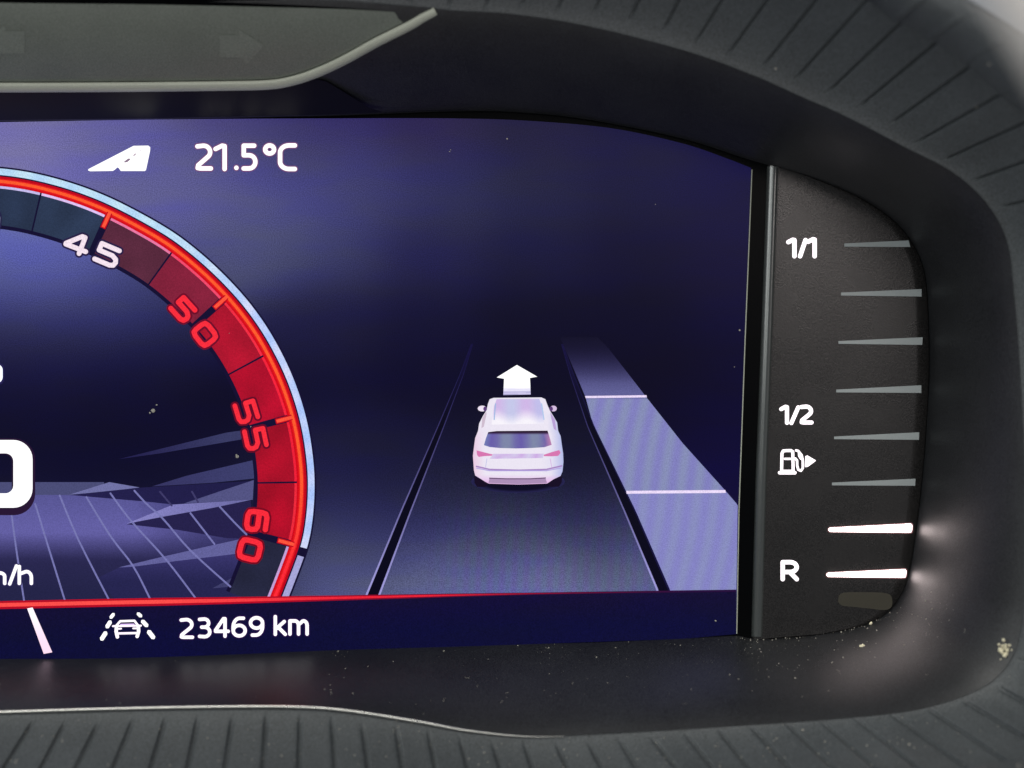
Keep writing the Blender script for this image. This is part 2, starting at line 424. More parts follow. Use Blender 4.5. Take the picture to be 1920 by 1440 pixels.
# turn arrow under the lens
ar = [(412, 66), (448, 66), (448, 55), (495, 85), (462, 122), (455, 108), (412, 108)]
me = bpy.data.meshes.new('turn_arrow')
tri = tessellate_polygon([[Vector((x, y, 0)) for x, y in ar]])
me.from_pydata([P(x, y, strip_d(y) + 0.12 * mm) for x, y in ar], [], [list(t) for t in tri])
adopt(link('turn_arrow', me, M_STRIP2, label='faint unlit right turn arrow'), cluster)
ar = [(46 - (x - 412), y - 8) for x, y in ar]
me = bpy.data.meshes.new('turn_arrow')
tri = tessellate_polygon([[Vector((x, y, 0)) for x, y in ar]])
me.from_pydata([P(x, y, strip_d(y) + 0.12 * mm) for x, y in ar], [], [list(t) for t in tri])
adopt(link('turn_arrow', me, M_STRIP2, label='faint unlit left turn arrow at the very edge'), cluster)
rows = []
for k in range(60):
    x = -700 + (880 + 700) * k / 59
    lo = interp2(low, x) + 19 if x < 600 else 145 + (x - 600) * 0.62  # past the lamp strip's corner the taper paints shade onto the bezel
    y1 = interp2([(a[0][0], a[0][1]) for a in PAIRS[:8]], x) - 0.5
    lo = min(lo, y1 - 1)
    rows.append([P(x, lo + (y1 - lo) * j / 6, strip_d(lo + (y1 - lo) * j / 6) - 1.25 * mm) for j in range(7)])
adopt(link('gloss_shade_band', grid_mesh('gloss_shade_band', rows), M_GLOSS, smooth=True, label='glossy black band between lamp strip and display, tapering right as painted shade'), cluster)

# ================================================================== the display picture
SHIFT = Matrix.Translation(-Vector(cluster.location))
def fb(fig, name, mat=M_DISP, parent=None, label=None):
    o = fig.build(name, mat, None, label)
    if parent is None: adopt(o, cluster)
    else: o.parent = parent
    return o

# colours read at spots of the display: x, y, r, g, b
BG = [(-700, 235, 95, 85, 150), (-300, 235, 110, 98, 160), (0, 235, 122, 110, 172), (200, 235, 108, 98, 165), (400, 235, 84, 72, 138), (600, 235, 68, 56, 116), (800, 235, 58, 45, 104), (1000, 245, 46, 39, 88), (1200, 262, 35, 30, 88), (1390, 320, 30, 24, 90),
 (0, 300, 128, 118, 175), (100, 300, 125, 115, 175), (200, 300, 105, 98, 165), (300, 300, 100, 94, 162), (330, 340, 106, 100, 165), (500, 290, 80, 74, 138), (400, 350, 98, 92, 158), (500, 400, 96, 92, 150), (600, 350, 82, 78, 142), (700, 350, 72, 68, 126), (850, 355, 60, 58, 112), (1000, 350, 48, 46, 94), (1200, 350, 36, 33, 84), (1390, 400, 32, 25, 80),
 (450, 470, 92, 90, 142), (520, 480, 84, 84, 135), (620, 480, 70, 68, 122), (800, 480, 48, 44, 98), (1000, 480, 36, 33, 84), (1200, 480, 25, 20, 72), (1390, 520, 25, 17, 76),
 (560, 600, 42, 38, 88), (620, 600, 36, 32, 82), (800, 600, 27, 23, 74), (1000, 600, 16, 12, 58), (1200, 600, 13, 9, 56), (1390, 640, 12, 7, 68),
 (600, 720, 22, 18, 66), (800, 700, 17, 12, 60), (1000, 700, 13, 9, 52), (1200, 720, 11, 6, 50), (1300, 720, 11, 5, 56), (1390, 760, 11, 5, 68),
 (610, 850, 38, 34, 86), (720, 850, 30, 27, 72), (960, 850, 26, 24, 64), (1100, 850, 24, 22, 60), (1390, 850, 16, 8, 78),
 (620, 930, 48, 46, 98), (760, 930, 40, 38, 88), (960, 940, 42, 42, 86), (1120, 940, 42, 40, 84),
 (620, 1010, 76, 76, 124), (750, 1010, 72, 70, 120), (960, 1010, 84, 84, 134), (1150, 1010, 78, 78, 126),
 (610, 1100, 98, 98, 150), (800, 1100, 106, 106, 162), (1000, 1100, 114, 112, 172), (1200, 1100, 106, 106, 160), (1380, 1110, 80, 80, 130),
 (-500, 450, 90, 90, 160), (-200, 440, 102, 104, 178), (0, 450, 108, 110, 186), (120, 500, 98, 98, 170), (260, 560, 76, 76, 140), (0, 520, 90, 90, 160), (320, 620, 44, 42, 96),
 (0, 600, 60, 58, 118), (150, 600, 62, 60, 122), (-300, 600, 55, 52, 110), (0, 680, 34, 30, 84), (150, 680, 30, 26, 80), (300, 680, 24, 20, 70), (0, 760, 18, 13, 62), (200, 760, 18, 13, 62), (400, 760, 15, 10, 58),
 (0, 860, 18, 14, 62), (200, 870, 16, 12, 60), (400, 870, 20, 16, 64), (470, 920, 30, 28, 72), (200, 1000, 40, 38, 84), (460, 1080, 40, 40, 80), (0, 1000, 40, 38, 84), (-400, 900, 20, 16, 64)]
def tone(r, g, b_):
    k = 0.46 + 0.54 * min(1, max(r, g, b_) / 175.0)
    return lin((r * k * 0.95, g * k * 0.99, b_ * k * 0.95))
BGL = [(x, y, tone(r, g, b_)) for x, y, r, g, b_ in BG]
def bgcol(x, y):
    sw = 0; a = [0, 0, 0]
    for px, py, c in BGL:
        r2 = (px - x) ** 2 + ((py - y) * 1.3) ** 2
        wt = math.exp(-r2 / (2 * 72.0 ** 2)) + 20.0 / (r2 + 4000.0) ** 2; sw += wt
        for k in range(3): a[k] += c[k] ** 0.5 * wt
    return tuple((v / sw) ** 2 for v in a)
top = catmull([(-700, 238), (-300, 233), (0, 229), (300, 224), (600, 222), (850, 222), (1000, 227), (1150, 241), (1280, 269), (1360, 296), (1409, 315)], 10)
def interp(c, x):
    for i in range(len(c) - 1):
        if c[i][0] <= x <= c[i + 1][0]:
            return c[i][1] + (c[i + 1][1] - c[i][1]) * (x - c[i][0]) / (c[i + 1][0] - c[i][0] + 1e-9)
    return c[-1][1] if x > c[-1][0] else c[0][1]
def right_x(y):  return interp([(300, 1409), (640, 1396), (960, 1384), (1200, 1380)], y)
bot = [(-700, 1244), (0, 1237), (250, 1235), (640, 1219), (900, 1211), (1280, 1198), (1380, 1189)]
F = Fig(0); NX, NY = 170, 90
pts = []; cols = []; fs = []
for i in range(NX + 1):
    for j in range(NY + 1):
        v = j / NY
        x = -700 + (1409 + 700) * i / NX
        y0 = interp(top, x); y1 = interp(bot, x); y = y0 + (y1 - y0) * v
        xr = right_x(y); xx = -700 + (x + 700) * (xr + 700) / (1409 + 700)
        pts.append((xx, y)); cols.append(bgcol(xx, y))
for i in range(NX):
    for j in range(NY):
        a = i * (NY + 1) + j; fs.append((a, a + 1, a + NY + 2, a + NY + 1))
F.add(pts, cols, fs, 0)
screen = fb(F, 'display_screen', M_BACK, label='violet to dark navy glowing display panel')
# thin pale edge of the display glass
me = tube([P(1410, 318, 0.1 * mm), P(1397, 640, 0.1 * mm), P(1385.5, 960, 0.1 * mm), P(1381.5, 1188, 0.1 * mm)], [0.00011] * 4, 6)
adopt(link('glass_edge', me, M_RIM, label='thin pale line down the right edge of the display'), cluster)

# ---------------------------------------------------------------- dial contour
DIAL = catmull([(-470, 640), (-415, 530), (-350, 440), (-250, 360), (-150, 321), (-100, 314), (-50, 312), (0, 314.5), (50, 321), (100, 332.5), (150, 347.5), (200, 367), (250, 391.5), (320, 431), (362, 462), (407, 501), (457, 553), (495, 603), (522, 648),
  (547, 699), (565, 748), (577.5, 793), (585, 836), (590, 880), (591, 915), (588, 967), (580, 1018), (567.5, 1054), (543, 1118), (530, 1150)], 10)
def resample(c, n):
    acc = [0]
    for i in range(len(c) - 1): acc.append(acc[-1] + math.hypot(c[i + 1][0] - c[i][0], c[i + 1][1] - c[i][1]))
    out = []; j = 0
    for k in range(n):
        t = acc[-1] * k / (n - 1)
        while j < len(c) - 2 and acc[j + 1] < t: j += 1
        f_ = (t - acc[j]) / (acc[j + 1] - acc[j] + 1e-9)
        out.append((c[j][0] + (c[j + 1][0] - c[j][0]) * f_, c[j][1] + (c[j + 1][1] - c[j][1]) * f_))
    return out
DIAL = resample(DIAL, 300)
for _ in range(25):
    DIAL = [DIAL[0]] + [((DIAL[i - 1][0] + 2 * DIAL[i][0] + DIAL[i + 1][0]) / 4, (DIAL[i - 1][1] + 2 * DIAL[i][1] + DIAL[i + 1][1]) / 4) for i in range(1, 299)] + [DIAL[299]]
def dial(u, off):
    u = min(max(u, 0), len(DIAL) - 1.001); i = int(u); f = u - i
    x = DIAL[i][0] + (DIAL[i + 1][0] - DIAL[i][0]) * f; y = DIAL[i][1] + (DIAL[i + 1][1] - DIAL[i][1]) * f
    g = lambda k: DIAL[min(max(k, 0), len(DIAL) - 1)]
    tx = sum((g(i + 12 + k)[0] - g(i - 12 + k)[0]) * (1 - f if k == 0 else f) for k in (0, 1)); ty = sum((g(i + 12 + k)[1] - g(i - 12 + k)[1]) * (1 - f if k == 0 else f) for k in (0, 1)); L = math.hypot(tx, ty)
    return (x - ty / L * off, y + tx / L * off)
def u_of(px, py, off):
    return min((math.hypot(dial(k / 8, off)[0] - px, dial(k / 8, off)[1] - py), k / 8) for k in range(len(DIAL) * 8))[1]
UM = {'45': u_of(195, 422, 60), '50': u_of(402, 577, 60), '55': u_of(525, 788, 60), '60': u_of(524, 1014, 60),
      'a': u_of(69, 394, 70), 'b': u_of(303, 500, 70), 'c': u_of(462, 684, 70), 'd': u_of(522, 905, 70)}
UE = len(DIAL) - 1.01
def arc(f, u0, u1, o0, o1, col, m=1):
    n = max(2, int((u1 - u0) * 1.0)); us = [u0 + (u1 - u0) * k / n for k in range(n + 1)]
    f.strip([dial(u, o0) for u in us], [dial(u, o1) for u in us], col, m)
rev = empty('rev_counter', (0, 0, 0)); adopt(rev, cluster); rev['label'] = 'round rev counter with white and red outer ring'
f = Fig(1.9); arc(f, 0, UE, -2.5, 114, (18, 12, 48)); fb(f, 'dial_base', M_DISP, rev)
def ringblue(x, y):
    t = 0.5 + 0.5 * math.sin(x * 0.09 + y * 0.05) * math.cos(y * 0.06 - x * 0.02)
    tt = min(max((y - 430) / 150, 0), 1)
    a = (178 + 18 * t, 214 + 14 * t, 246); b = (168 + 45 * t, 196 + 22 * t, 250)
    return tuple(p * (1 - tt) + q * tt for p, q in zip(a, b))
u60 = UM['60'] 
f = Fig(2)
arc(f, 0, u60 + 0.2, 0.8, 13.2, ringblue, 3); fb(f, 'outer_ring', M_DISP, rev, 'pale blue outer ring')
f = Fig(2); arc(f, u60 + 3.0, UE, 1, 13, (165, 165, 215)); fb(f, 'outer_ring', M_DISP, rev, 'dim lavender end of the outer ring below 60')
def org(x, y):
    t = min(max((y - 900) / 170, 0), 1)
    return (255, 92 - 52 * t, 44 + 10 * t)
f = Fig(2); arc(f, 0, UE, 15.8, 20, (190, 0, 24)); arc(f, 0, UE, 20, 22.3, (228, 26, 30)); arc(f, 0, UE, 22.3, 27.8, org, 2); arc(f, 0, UE, 27.8, 30.2, (228, 26, 30)); arc(f, 0, UE, 30.2, 33.6, (214, 4, 22))
fb(f, 'red_ring', M_DISP, rev, 'glowing red ring inside the pale ring')
segs = [(0, UM['a'], (38, 50, 74), (200, 190, 240)), (UM['a'], UM['45'], (42, 55, 80), (226, 196, 246)), (UM['45'], UM['b'], (88, 40, 60), (236, 120, 165)), (UM['b'], UM['50'], (132, 32, 58), (244, 74, 108)),
        (UM['50'], UM['c'], (172, 18, 44), (244, 44, 66)), (UM['c'], UM['55'], (176, 12, 42), (246, 34, 58)), (UM['55'], UM['d'], (168, 12, 38), (240, 30, 54)), (UM['d'], u60, (166, 10, 36), (240, 40, 58)),
        (u60, UE, (36, 38, 62), (196, 160, 214))]
major = {UM['45'], UM['50'], UM['55'], u60}
for a, b, cb, cl in segs:
    # gap half-widths in units of u from a few pixels
    def gap(u, px):
        p = dial(u, 70); q = dial(u + 0.2, 70); return px / (math.hypot(p[0] - q[0], p[1] - q[1]) / 0.2)
    ga = gap(a, 6.5 if a in major else 1.6) if a > 0 else 0; gb_ = gap(b, 6.5 if b in major else 1.6) if b < UE else 0
    f = Fig(2)
    def shade(x, y, cb=cb):
        n = noise.noise(Vector((x * 0.02, y * 0.02, 3.1))) * 0.16; return tuple(min(255, v * (1 + n)) for v in cb)
    arc(f, a + ga, b - gb_, 38.5, 107, shade, 6)
    arc(f, a + ga * 0.95, b - gb_ * 0.95, 33.8, 38.4, cl)
    fb(f, 'dial_segment', M_DISP, rev)
for u in major:
    f = Fig(3)
    a = dial(u, 26); b = dial(u, 58)
    f.stroke([a, b], 10.5, (196, 0, 26), False); f.stroke([a, dial(u, 56)], 6.2, (255, 84, 58), False)
    fb(f, 'dial_tick', M_DISP, rev)

# ---------------------------------------------------------------- letters drawn as rounded strokes in a unit box
def A(cx, cy, rx, ry, a0, a1, n=10):
    return [(cx + rx * math.cos(math.radians(a0 + (a1 - a0) * k / n)), cy + ry * math.sin(math.radians(a0 + (a1 - a0) * k / n))) for k in range(n + 1)]
G = {
 '0': [A(.5, .5, .5, .5, 0, 360, 24)],
 '1': [[(0, .14), (.55, 0), (.75, .02), (.75, 1)]],
 '2': [[(0, .03), (.45, 0)] + A(.45, .28, .5, .28, -90, 40, 8) + [(.06, .86), (.02, .98), (.2, 1), (1, 1)]],
 '3': [[(0, .02), (.45, 0)] + A(.45, .23, .42, .23, -90, 90, 8) + [(.2, .46), (.5, .46)] + A(.48, .73, .5, .27, -90, 90, 8) + [(0, .98)]],
 '4': [[(.75, 1), (.75, 0), (.62, 0), (0, .66), (0, .72), (1, .72)]],
 '5': [[(.9, 0), (.06, 0), (.06, .42), (.5, .42)] + A(.5, .71, .5, .29, -90, 90, 9) + [(.05, 1)]],
 '6': [[(.85, 0), (.55, 0)] + A(.55, .5, .55, .5, -90, -180, 8) + A(.5, .7, .5, .3, 180, 540, 20)],
 '9': [[(.15, 1), (.45, 1)] + A(.45, .5, .55, .5, 90, 0, 8) + A(.5, .3, .5, .3, 0, 360, 20)],
 'C': [[(1, 0), (.6, 0)] + A(.6, .3, .6, .3, -90, -180, 7) + A(.6, .7, .6, .3, 180, 90, 7) + [(1, 1)]],
 'o': [A(.5, .5, .5, .5, 0, 360, 18)],
 '.': [[(.5, .5), (.5, .55)]],
 'k': [[(0, 0), (0, 1)], [(.9, .28), (0.1, .68), (.3, .6), (1, 1)]],
 'm': [[(0, 1), (0, 0), (.3, 0)] + A(.3, .35, .2, .35, -90, 0, 5) + [(.5, 1)], [(.5, .3)] + A(.8, .35, .2, .35, -110, 0, 5) + [(1, 1)]],
 'h': [[(0, 0), (0, 1)], [(0, .45)] + A(.6, .65, .4, .35, -110, 0, 6) + [(1, 1)]],
 '/': [[(1, 0), (0, 1)]],
 'R': [[(0, 1), (0, 0), (.55, 0)] + A(.55, .29, .45, .29, -90, 90, 8) + [(.05, .58), (.5, .58), (1, 1)]],
 # squared, wide numerals of the dial
 's4': [[(.74, 1), (.74, 0), (.60, 0), (0, .70), (0, .76), (1, .76)]],
 's5': [[(.95, 0), (.06, 0), (.06, .42), (.74, .42), (.95, .55), (1, .72), (.95, .92), (.78, 1), (.03, 1)]],
 's0': [[(.25, 0), (.75, 0), (.95, .08), (1, .28), (1, .72), (.95, .92), (.75, 1), (.25, 1), (.05, .92), (0, .72), (0, .28), (.05, .08), (.25, 0)]],
 's6': [[(.9, 0), (.25, 0), (.05, .08), (0, .28), (0, .72), (.05, .92), (.25, 1), (.75, 1), (.95, .92), (1, .72), (.95, .5), (.8, .42), (.05, .42)]],
}
def glyph(fig, ch, x0, x1, y0, y1, wd, col):
    h = wd / 2
    for path in G[ch]:
        fig.stroke([(x0 + h + (x1 - x0 - wd) * x, y0 + h + (y1 - y0 - wd) * y) for x, y in path], wd, col)
def text(name, items, wd, layer, mat=M_WHITE, halo=None, parent=None, label=None, col=(255, 255, 255)):
    f = Fig(layer)
    if halo:
        for it in items: glyph(f, it[0], it[1] - 2, it[2] + 2, it[3] - 2, it[4] + 2, wd + 4, halo)
    f.d += 0.008 * mm
    for it in items: glyph(f, *it[:5], wd, col)
    return fb(f, name, mat, parent, label)
# dial numerals: centre, text angle, box
def numeral(chs, size, wd, col, hal, label, layer=4):
    f = Fig(layer)
    for pas, (w_, c_) in enumerate(((wd + 7, hal), (wd, col))):
        f.d += 0.008 * mm
        for ch, cx, cy, ang in chs:
            ca, sa = math.cos(math.radians(ang)), math.sin(math.radians(ang)); sw, sh = size[0] - wd, size[1] - wd
            for path in G[ch]:
                f.stroke([(cx + (x - .5) * sw * ca - (y - .5) * sh * sa, cy + (x - .5) * sw * sa + (y - .5) * sh * ca) for x, y in path], w_, c_)
    fb(f, 'dial_numeral', M_DISP, rev, label)
numeral([('s4', 145, 457, 21), ('s5', 201, 478, 23)], (49, 41), 9, (246, 228, 240), (40, 28, 70), 'white numeral 45')
numeral([('s5', 343, 580, 48), ('s0', 384, 627, 52)], (45, 41), 9.5, (250, 44, 60), (110, 8, 40), 'red numeral 50')
numeral([('s5', 462, 771.5, 73), ('s5', 479, 822, 78)], (44, 44), 8.8, (250, 44, 60), (100, 6, 36), 'red numeral 55')
numeral([('s6', 481.5, 977, 98), ('s0', 468.5, 1031, 104)], (44, 46), 10, (250, 42, 58), (120, 4, 30), 'red numeral 60')
numeral([('s4', -86, 413, -3), ('s0', -24.5, 415, 3)], (48, 44), 10, (236, 238, 255), (34, 30, 70), 'white numeral 40')

# ---------------------------------------------------------------- floor picture inside the dial
def mixc(a, b, t): t = min(max(t, 0), 1); return tuple(p + (q - p) * t for p, q in zip(a, b))
def floorc(x, y):
    if y < 1000: c = mixc((86, 84, 146), (98, 94, 162), (y - 925) / 60)
    else: c = mixc((98, 94, 162), (40, 38, 78), (y - 1000) / 50) if y < 1050 else mixc((40, 38, 78), (34, 34, 70), (y - 1050) / 60)
    k = mixc(c, (40, 38, 82), (x - 250) / 260)
    return k
f = Fig(1)
f.d += 0.012 * mm
xs = [-600 + 1060 * k / 60 for k in range(61)]
f.strip([(x, 904) for x in xs if x <= 207], [(x, 929) for x in xs if x <= 207], lambda x, y: (74, 76, 118), 2)
f.strip([(x, 928 + max(0, x - 130) * 0.087) for x in xs], [(x, 1134) for x in xs], floorc, 26)
f.poly([(205, 904), (262, 914), (195, 922), (130, 927.5)], (112, 113, 164))
fb(f, 'floor_graphic', M_DISP, rev, 'violet perspective floor picture')
f = Fig(1); f.d += 0.02 * mm
f.poly([(130, 928), (262, 914.5), (470, 902), (420, 945), (325, 946), (230, 936)], lambda x, y: mixc((34, 30, 76), (30, 27, 70), (x - 130) / 300), 3)
f.poly([(237, 983), (325, 962), (470, 939), (476, 1010), (425, 1009), (330, 993)], (36, 31, 74))
f.poly([(400, 1022), (476, 1012), (470, 1048), (430, 1125), (222, 1130), (180, 1085), (222, 1065)], lambda x, y: mixc((56, 52, 108), (36, 35, 78), (y - 1040) / 50), 6)
f.poly([(237, 982), (325, 946), (472, 937), (400, 952), (310, 968)], lambda x, y: mixc((136, 132, 196), (108, 106, 164), (x - 240) / 230), 4)
f.poly([(345, 944), (410, 922), (476, 900), (474, 937)], (82, 82, 130))
f.poly([(222, 1064), (300, 1045), (400, 1022), (450, 1011), (446, 1038), (330, 1052), (250, 1062.5)], (98, 97, 154))
f.poly([(222, 861), (425, 811), (455, 807), (452, 824), (300, 850)], lambda x, y: mixc((30, 26, 72), (56, 58, 98), (x - 220) / 200), 4)
f.poly([(285, 912), (350, 892), (478, 862), (478, 897), (400, 905)], lambda x, y: mixc((52, 50, 96), (60, 62, 108), (x - 280) / 190), 4)
f.poly([(398, 1103), (447, 1077), (433, 1100)], (62, 62, 106))
fb(f, 'light_wedges', M_DISP, rev, 'pale slanting wedges across the floor picture')
f = Fig(1); f.d += 0.026 * mm
LINES = [([(-90, 960), (-100, 1040), (-115, 1134)], 1), ([(-33, 962), (-32, 1040), (-34, 1134)], 1), ([(21, 960), (32, 1040), (46, 1132)], 1), ([(66, 945), (92, 1030), (122, 1127)], 1), ([(112, 929), (147, 1012), (205, 1126)], 1),
 ([(162, 932), (207, 1005), (250, 1062), (282, 1124)], 1), ([(207, 925), (246, 977), (312, 1050), (367, 1122)], 1), ([(252, 920), (275, 945), (305, 972), (357, 1032), (432, 1100)], 1),
 ([(300, 922), (322, 948)], 0), ([(357, 962), (402, 1020)], 1), ([(360, 922), (371, 941)], 0), ([(412, 950), (440, 980), (462, 1002)], 1)]
for pth, br in LINES:
    f.stroke(catmull(pth, 4), 3.4, (118, 118, 176) if br else (62, 58, 104))
fb(f, 'floor_lines', M_DISP, rev, 'thin pale floor lines')

# ---------------------------------------------------------------- road picture on the right
road = empty('road_graphic', (0, 0, 0)); adopt(road, cluster); road['label'] = 'road picture with a white car between two lane lines'
def moire(x, y, k=1.0):
    t = 0.5 + 0.5 * math.sin((x + 0.2 * y) * 2 * PI / 33.0 + 0.9 * math.sin(y * 0.017))
    return mixc((128, 126, 190), (134, 142, 182), t)
def bandc(x, y):
    c = moire(x, y)
    if y < 745: c = mixc((38, 34, 74), (96, 96, 150), (y - 650) / 85)
    elif y > 925: c = mixc(c, (138, 138, 204), 0.35)
    return c
LB = [(1050, 632), (1075, 690), (1098, 745), (1113, 800), (1175, 925), (1190, 960), (1255, 1110)]
RB = [(1114, 626), (1140, 652), (1175, 697), (1212, 745), (1280, 831), (1360, 920), (1386, 950), (1384, 1110)]
f = Fig(1); ys = [632 + (1109 - 632) * k / 110 for k in range(111)]
f.strip([(interp([(p[1], p[0]) for p in LB], y), y) for y in ys], [(min(interp([(p[1], p[0]) for p in RB], y), right_x(y) - 1), y) for y in ys],
        lambda x, y: mixc((12, 10, 36), bandc(x, y), (y - 628) / 90), 60)
fb(f, 'side_lane', M_DISP, road, 'pale lavender lane right of the car')
for (x0, x1, y, t, nm) in ((1097, 1212, 744.5, 4.2, 'far'), (1174, 1360, 923, 5.5, 'near')):
    f = Fig(2); f.strip([(x0, y - t / 2), (x1, y - t / 2 - 1.5)], [(x0 + 1, y + t / 2), (x1 + 1, y + t / 2 - 1.5)], (236, 220, 250)); fb(f, 'distance_mark', M_DISP, road)
def laneline(Lp, Rp, name):
    f = Fig(1); f.d += 0.015 * mm; ys = [645 + (1116 - 645) * k / 40 for k in range(41)]
    L = [(p[1], p[0]) for p in Lp]; R = [(p[1], p[0]) for p in Rp]
    ec = lambda x, y: mixc((22, 18, 64), (156, 152, 214), ((y - 660) / 420) ** 1.3 if y > 660 else 0)
    e = lambda y: 1.0 + 3.0 * (y - 645) / 470
    f.strip([(interp(L, y) - e(y), y) for y in ys], [(interp(L, y), y) for y in ys], ec)
    f.strip([(interp(R, y), y) for y in ys], [(interp(R, y) + e(y), y) for y in ys], ec if 'left' in name else (lambda x, y: (20, 16, 60)))
    f.strip([(interp(L, y), y) for y in ys], [(interp(R, y), y) for y in ys], lambda x, y: mixc((18, 13, 58), (5, 4, 24), (y - 660) / 140))
    fb(f, 'lane_line', M_DISP, road, name)
f = Fig(1); f.d += 0.006 * mm; ys = [880 + (1116 - 880) * k / 30 for k in range(31)]
def roadc(x, y):
    c = BGM(x, y); a = 0.05 * min(1, (y - 880) / 90) * min(1, max(0, (x - 780) / 120)) * math.sin((x + 0.05 * y) * 2 * PI / 22.5)
    return (c[0] * (1 + a * .6), c[1] * (1 - a), c[2] * (1 + a * .5))
def BGM(x, y):
    c = bgcol(x, y); return tuple(255 * (1.055 * v ** (1 / 2.4) - 0.055) for v in c)
f.strip([(interp([(700, 870), (800, 832), (960, 769), (1116, 710)], y), y) for y in ys], [(interp([(800, 1102), (960, 1172), (1116, 1238)], y), y) for y in ys], roadc, 110)
fb(f, 'road_surface', M_BACK, road, 'dark violet road under the car')
laneline([(884, 645), (864, 700), (822, 800), (753, 960), (689, 1116)], [(886, 645), (869, 700), (831, 800), (768, 960), (709, 1116)], 'dark lane line left of the car')
laneline([(1053, 645), (1069, 700), (1103, 800), (1173, 960), (1237, 1112)], [(1055, 645), (1074, 700), (1113, 800), (1190, 960), (1255, 1112)], 'dark lane line right of the car')
# the car
def cc(X, Y): return (840 + X / 5.142, 660 + Y / 5.142)
def cpoly(fig, pts, col, cuts=0):
    fig.poly([cc(*p) for p in pts], (lambda x, y: col((x - 840) * 5.142, (y - 660) * 5.142)) if callable(col) else col, cuts)
f = Fig(2)
sh = []
cx, cy = cc(675, 1250)
n = 28
for r0, r1, c0, c1 in ((0, .75, (6, 4, 24), (8, 6, 32)), (.75, 1.0, (8, 6, 32), (36, 34, 78))):
    pa = []; pb = []
    for k in range(n + 1):
        a = 2 * PI * k / n; pa.append((cx + 88 * r0 * math.cos(a), cy + 21 * r0 * math.sin(a))); pb.append((cx + 88 * r1 * math.cos(a), cy + 21 * r1 * math.sin(a)))
    f.strip(pa, pb, lambda x, y, r0=r0, r1=r1, c0=c0, c1=c1: mixc(c0, c1, (math.hypot((x - cx) / 88, (y - cy) / 21) - r0) / (r1 - r0)))
fb(f, 'car_shadow', M_CAR, road, 'dark shadow under the car picture')
f = Fig(3)
body = [(440, 442), (900, 438), (938, 455), (958, 510), (985, 570), (1020, 625), (1052, 680), (1062, 760), (1086, 812), (1098, 900), (1110, 980), (1113, 1060), (1104, 1150), (1085, 1195), (1020, 1225), (955, 1268), (680, 1278), (385, 1268), (330, 1232), (262, 1190), (250, 1140), (240, 1000), (250, 920), (262, 830), (290, 760), (300, 690), (335, 620), (372, 560), (385, 500), (402, 455)]
def bodyc(X, Y):
    e = min(1, max(0, (X - 985) / 110)); c = mixc((236, 230, 244), (176, 184, 232), e * 0.9)
    e2 = min(1, max(0, (300 - X) / 60)); c = mixc(c, (234, 200, 226), e2)
    if Y > 1180: c = mixc(c, (232, 190, 236), (Y - 1180) / 70)
    return c
cpoly(f, body, bodyc, 7)
car = fb(f, 'car_graphic', M_CAR, road, 'white car seen from behind on the display')
f = Fig(4)
def roofc(X, Y):
    t = 0.5 + 0.5 * math.sin(X * 0.022 + 0.7); c = mixc((222, 190, 240), (206, 214, 244), t)
    if 840 < X: c = mixc(c, (196, 190, 245), 0.5)
    return mixc(mixc(c, (170, 160, 205), 0.25), (248, 244, 252), (Y - 540 - 60 * t) / 110)
cpoly(f, [(470, 455), (880, 452), (905, 520), (925, 690), (420, 700), (445, 520)], roofc, 9)
f.stroke([cc(458, 500), cc(445, 650)], 2.2, (160, 185, 225)); f.stroke([cc(903, 500), cc(925, 650)], 2.2, (176, 200, 235))
fb(f, 'car_roof', M_CAR, road)
f = Fig(4)
def winc(X, Y):
    t = 0.5 + 0.5 * math.sin(X * 0.023 + 1.2); c = mixc((104, 92, 168), (128, 138, 168), t)
    if X > 930: c = mixc(c, (190, 130, 175), (X - 930) / 60)
    if X < 400: c = mixc(c, (112, 128, 190), 0.6)
    return mixc((42, 22, 48), c, (Y - 775) / 22)
cpoly(f, [(388, 772), (470, 762), (960, 758), (982, 830), (1000, 895), (930, 918), (800, 926), (660, 930), (500, 926), (400, 916), (346, 898), (366, 830)], winc, 10)
fb(f, 'car_rear_window', M_CAR, road)
for pts in ([(275, 948), (340, 965), (432, 988), (420, 1000), (350, 1004), (296, 1012), (280, 992)], [(925, 990), (1010, 962), (1072, 945), (1086, 972), (1062, 1002), (1000, 1006), (922, 1004)]):
    f = Fig(4); cpoly(f, pts, (216, 118, 176)); fb(f, 'tail_lamp', M_CAR, road, 'pink tail lamp of the car picture')
f = Fig(4)
cpoly(f, [(435, 982), (925, 980), (915, 1022), (400, 1030)], lambda X, Y: mixc((206, 172, 228), (214, 206, 236), 0.5 + 0.5 * math.sin(X * 0.05)), 6)
f.stroke([cc(275, 1103), cc(400, 1132), cc(680, 1140), cc(950, 1132), cc(1096, 1098)], 2.8, (168, 134, 196))
f.stroke([cc(275, 1120), cc(400, 1145), cc(950, 1145), cc(1090, 1118)], 1.6, (176, 160, 225))
f.stroke([cc(375, 1030), cc(362, 1110)], 1.2, (190, 190, 230)); f.stroke([cc(985, 1030), cc(1000, 1110)], 1.2, (214, 176, 226))
cpoly(f, [(400, 1218), (940, 1218), (955, 1262), (680, 1274), (390, 1262)], (172, 142, 182))
f.stroke([cc(400, 1216), cc(560, 1222), cc(790, 1222), cc(940, 1214)], 1.8, (86, 56, 96))
fb(f, 'car_bumper', M_CAR, road)
for X0, X1, sx in ((250, 350, -1), (1010, 1100, 1)):
    f = Fig(3); f.d += 0.02 * mm
    if sx < 0: cpoly(f, [(252, 1195), (330, 1235), (395, 1270), (360, 1300), (280, 1300), (256, 1260)], (20, 8, 34))
    else: cpoly(f, [(1100, 1190), (1020, 1228), (955, 1272), (990, 1300), (1070, 1298), (1096, 1255)], (20, 8, 34))
    fb(f, 'car_wheel', M_CAR, road)
f = Fig(3); f.d += 0.02 * mm
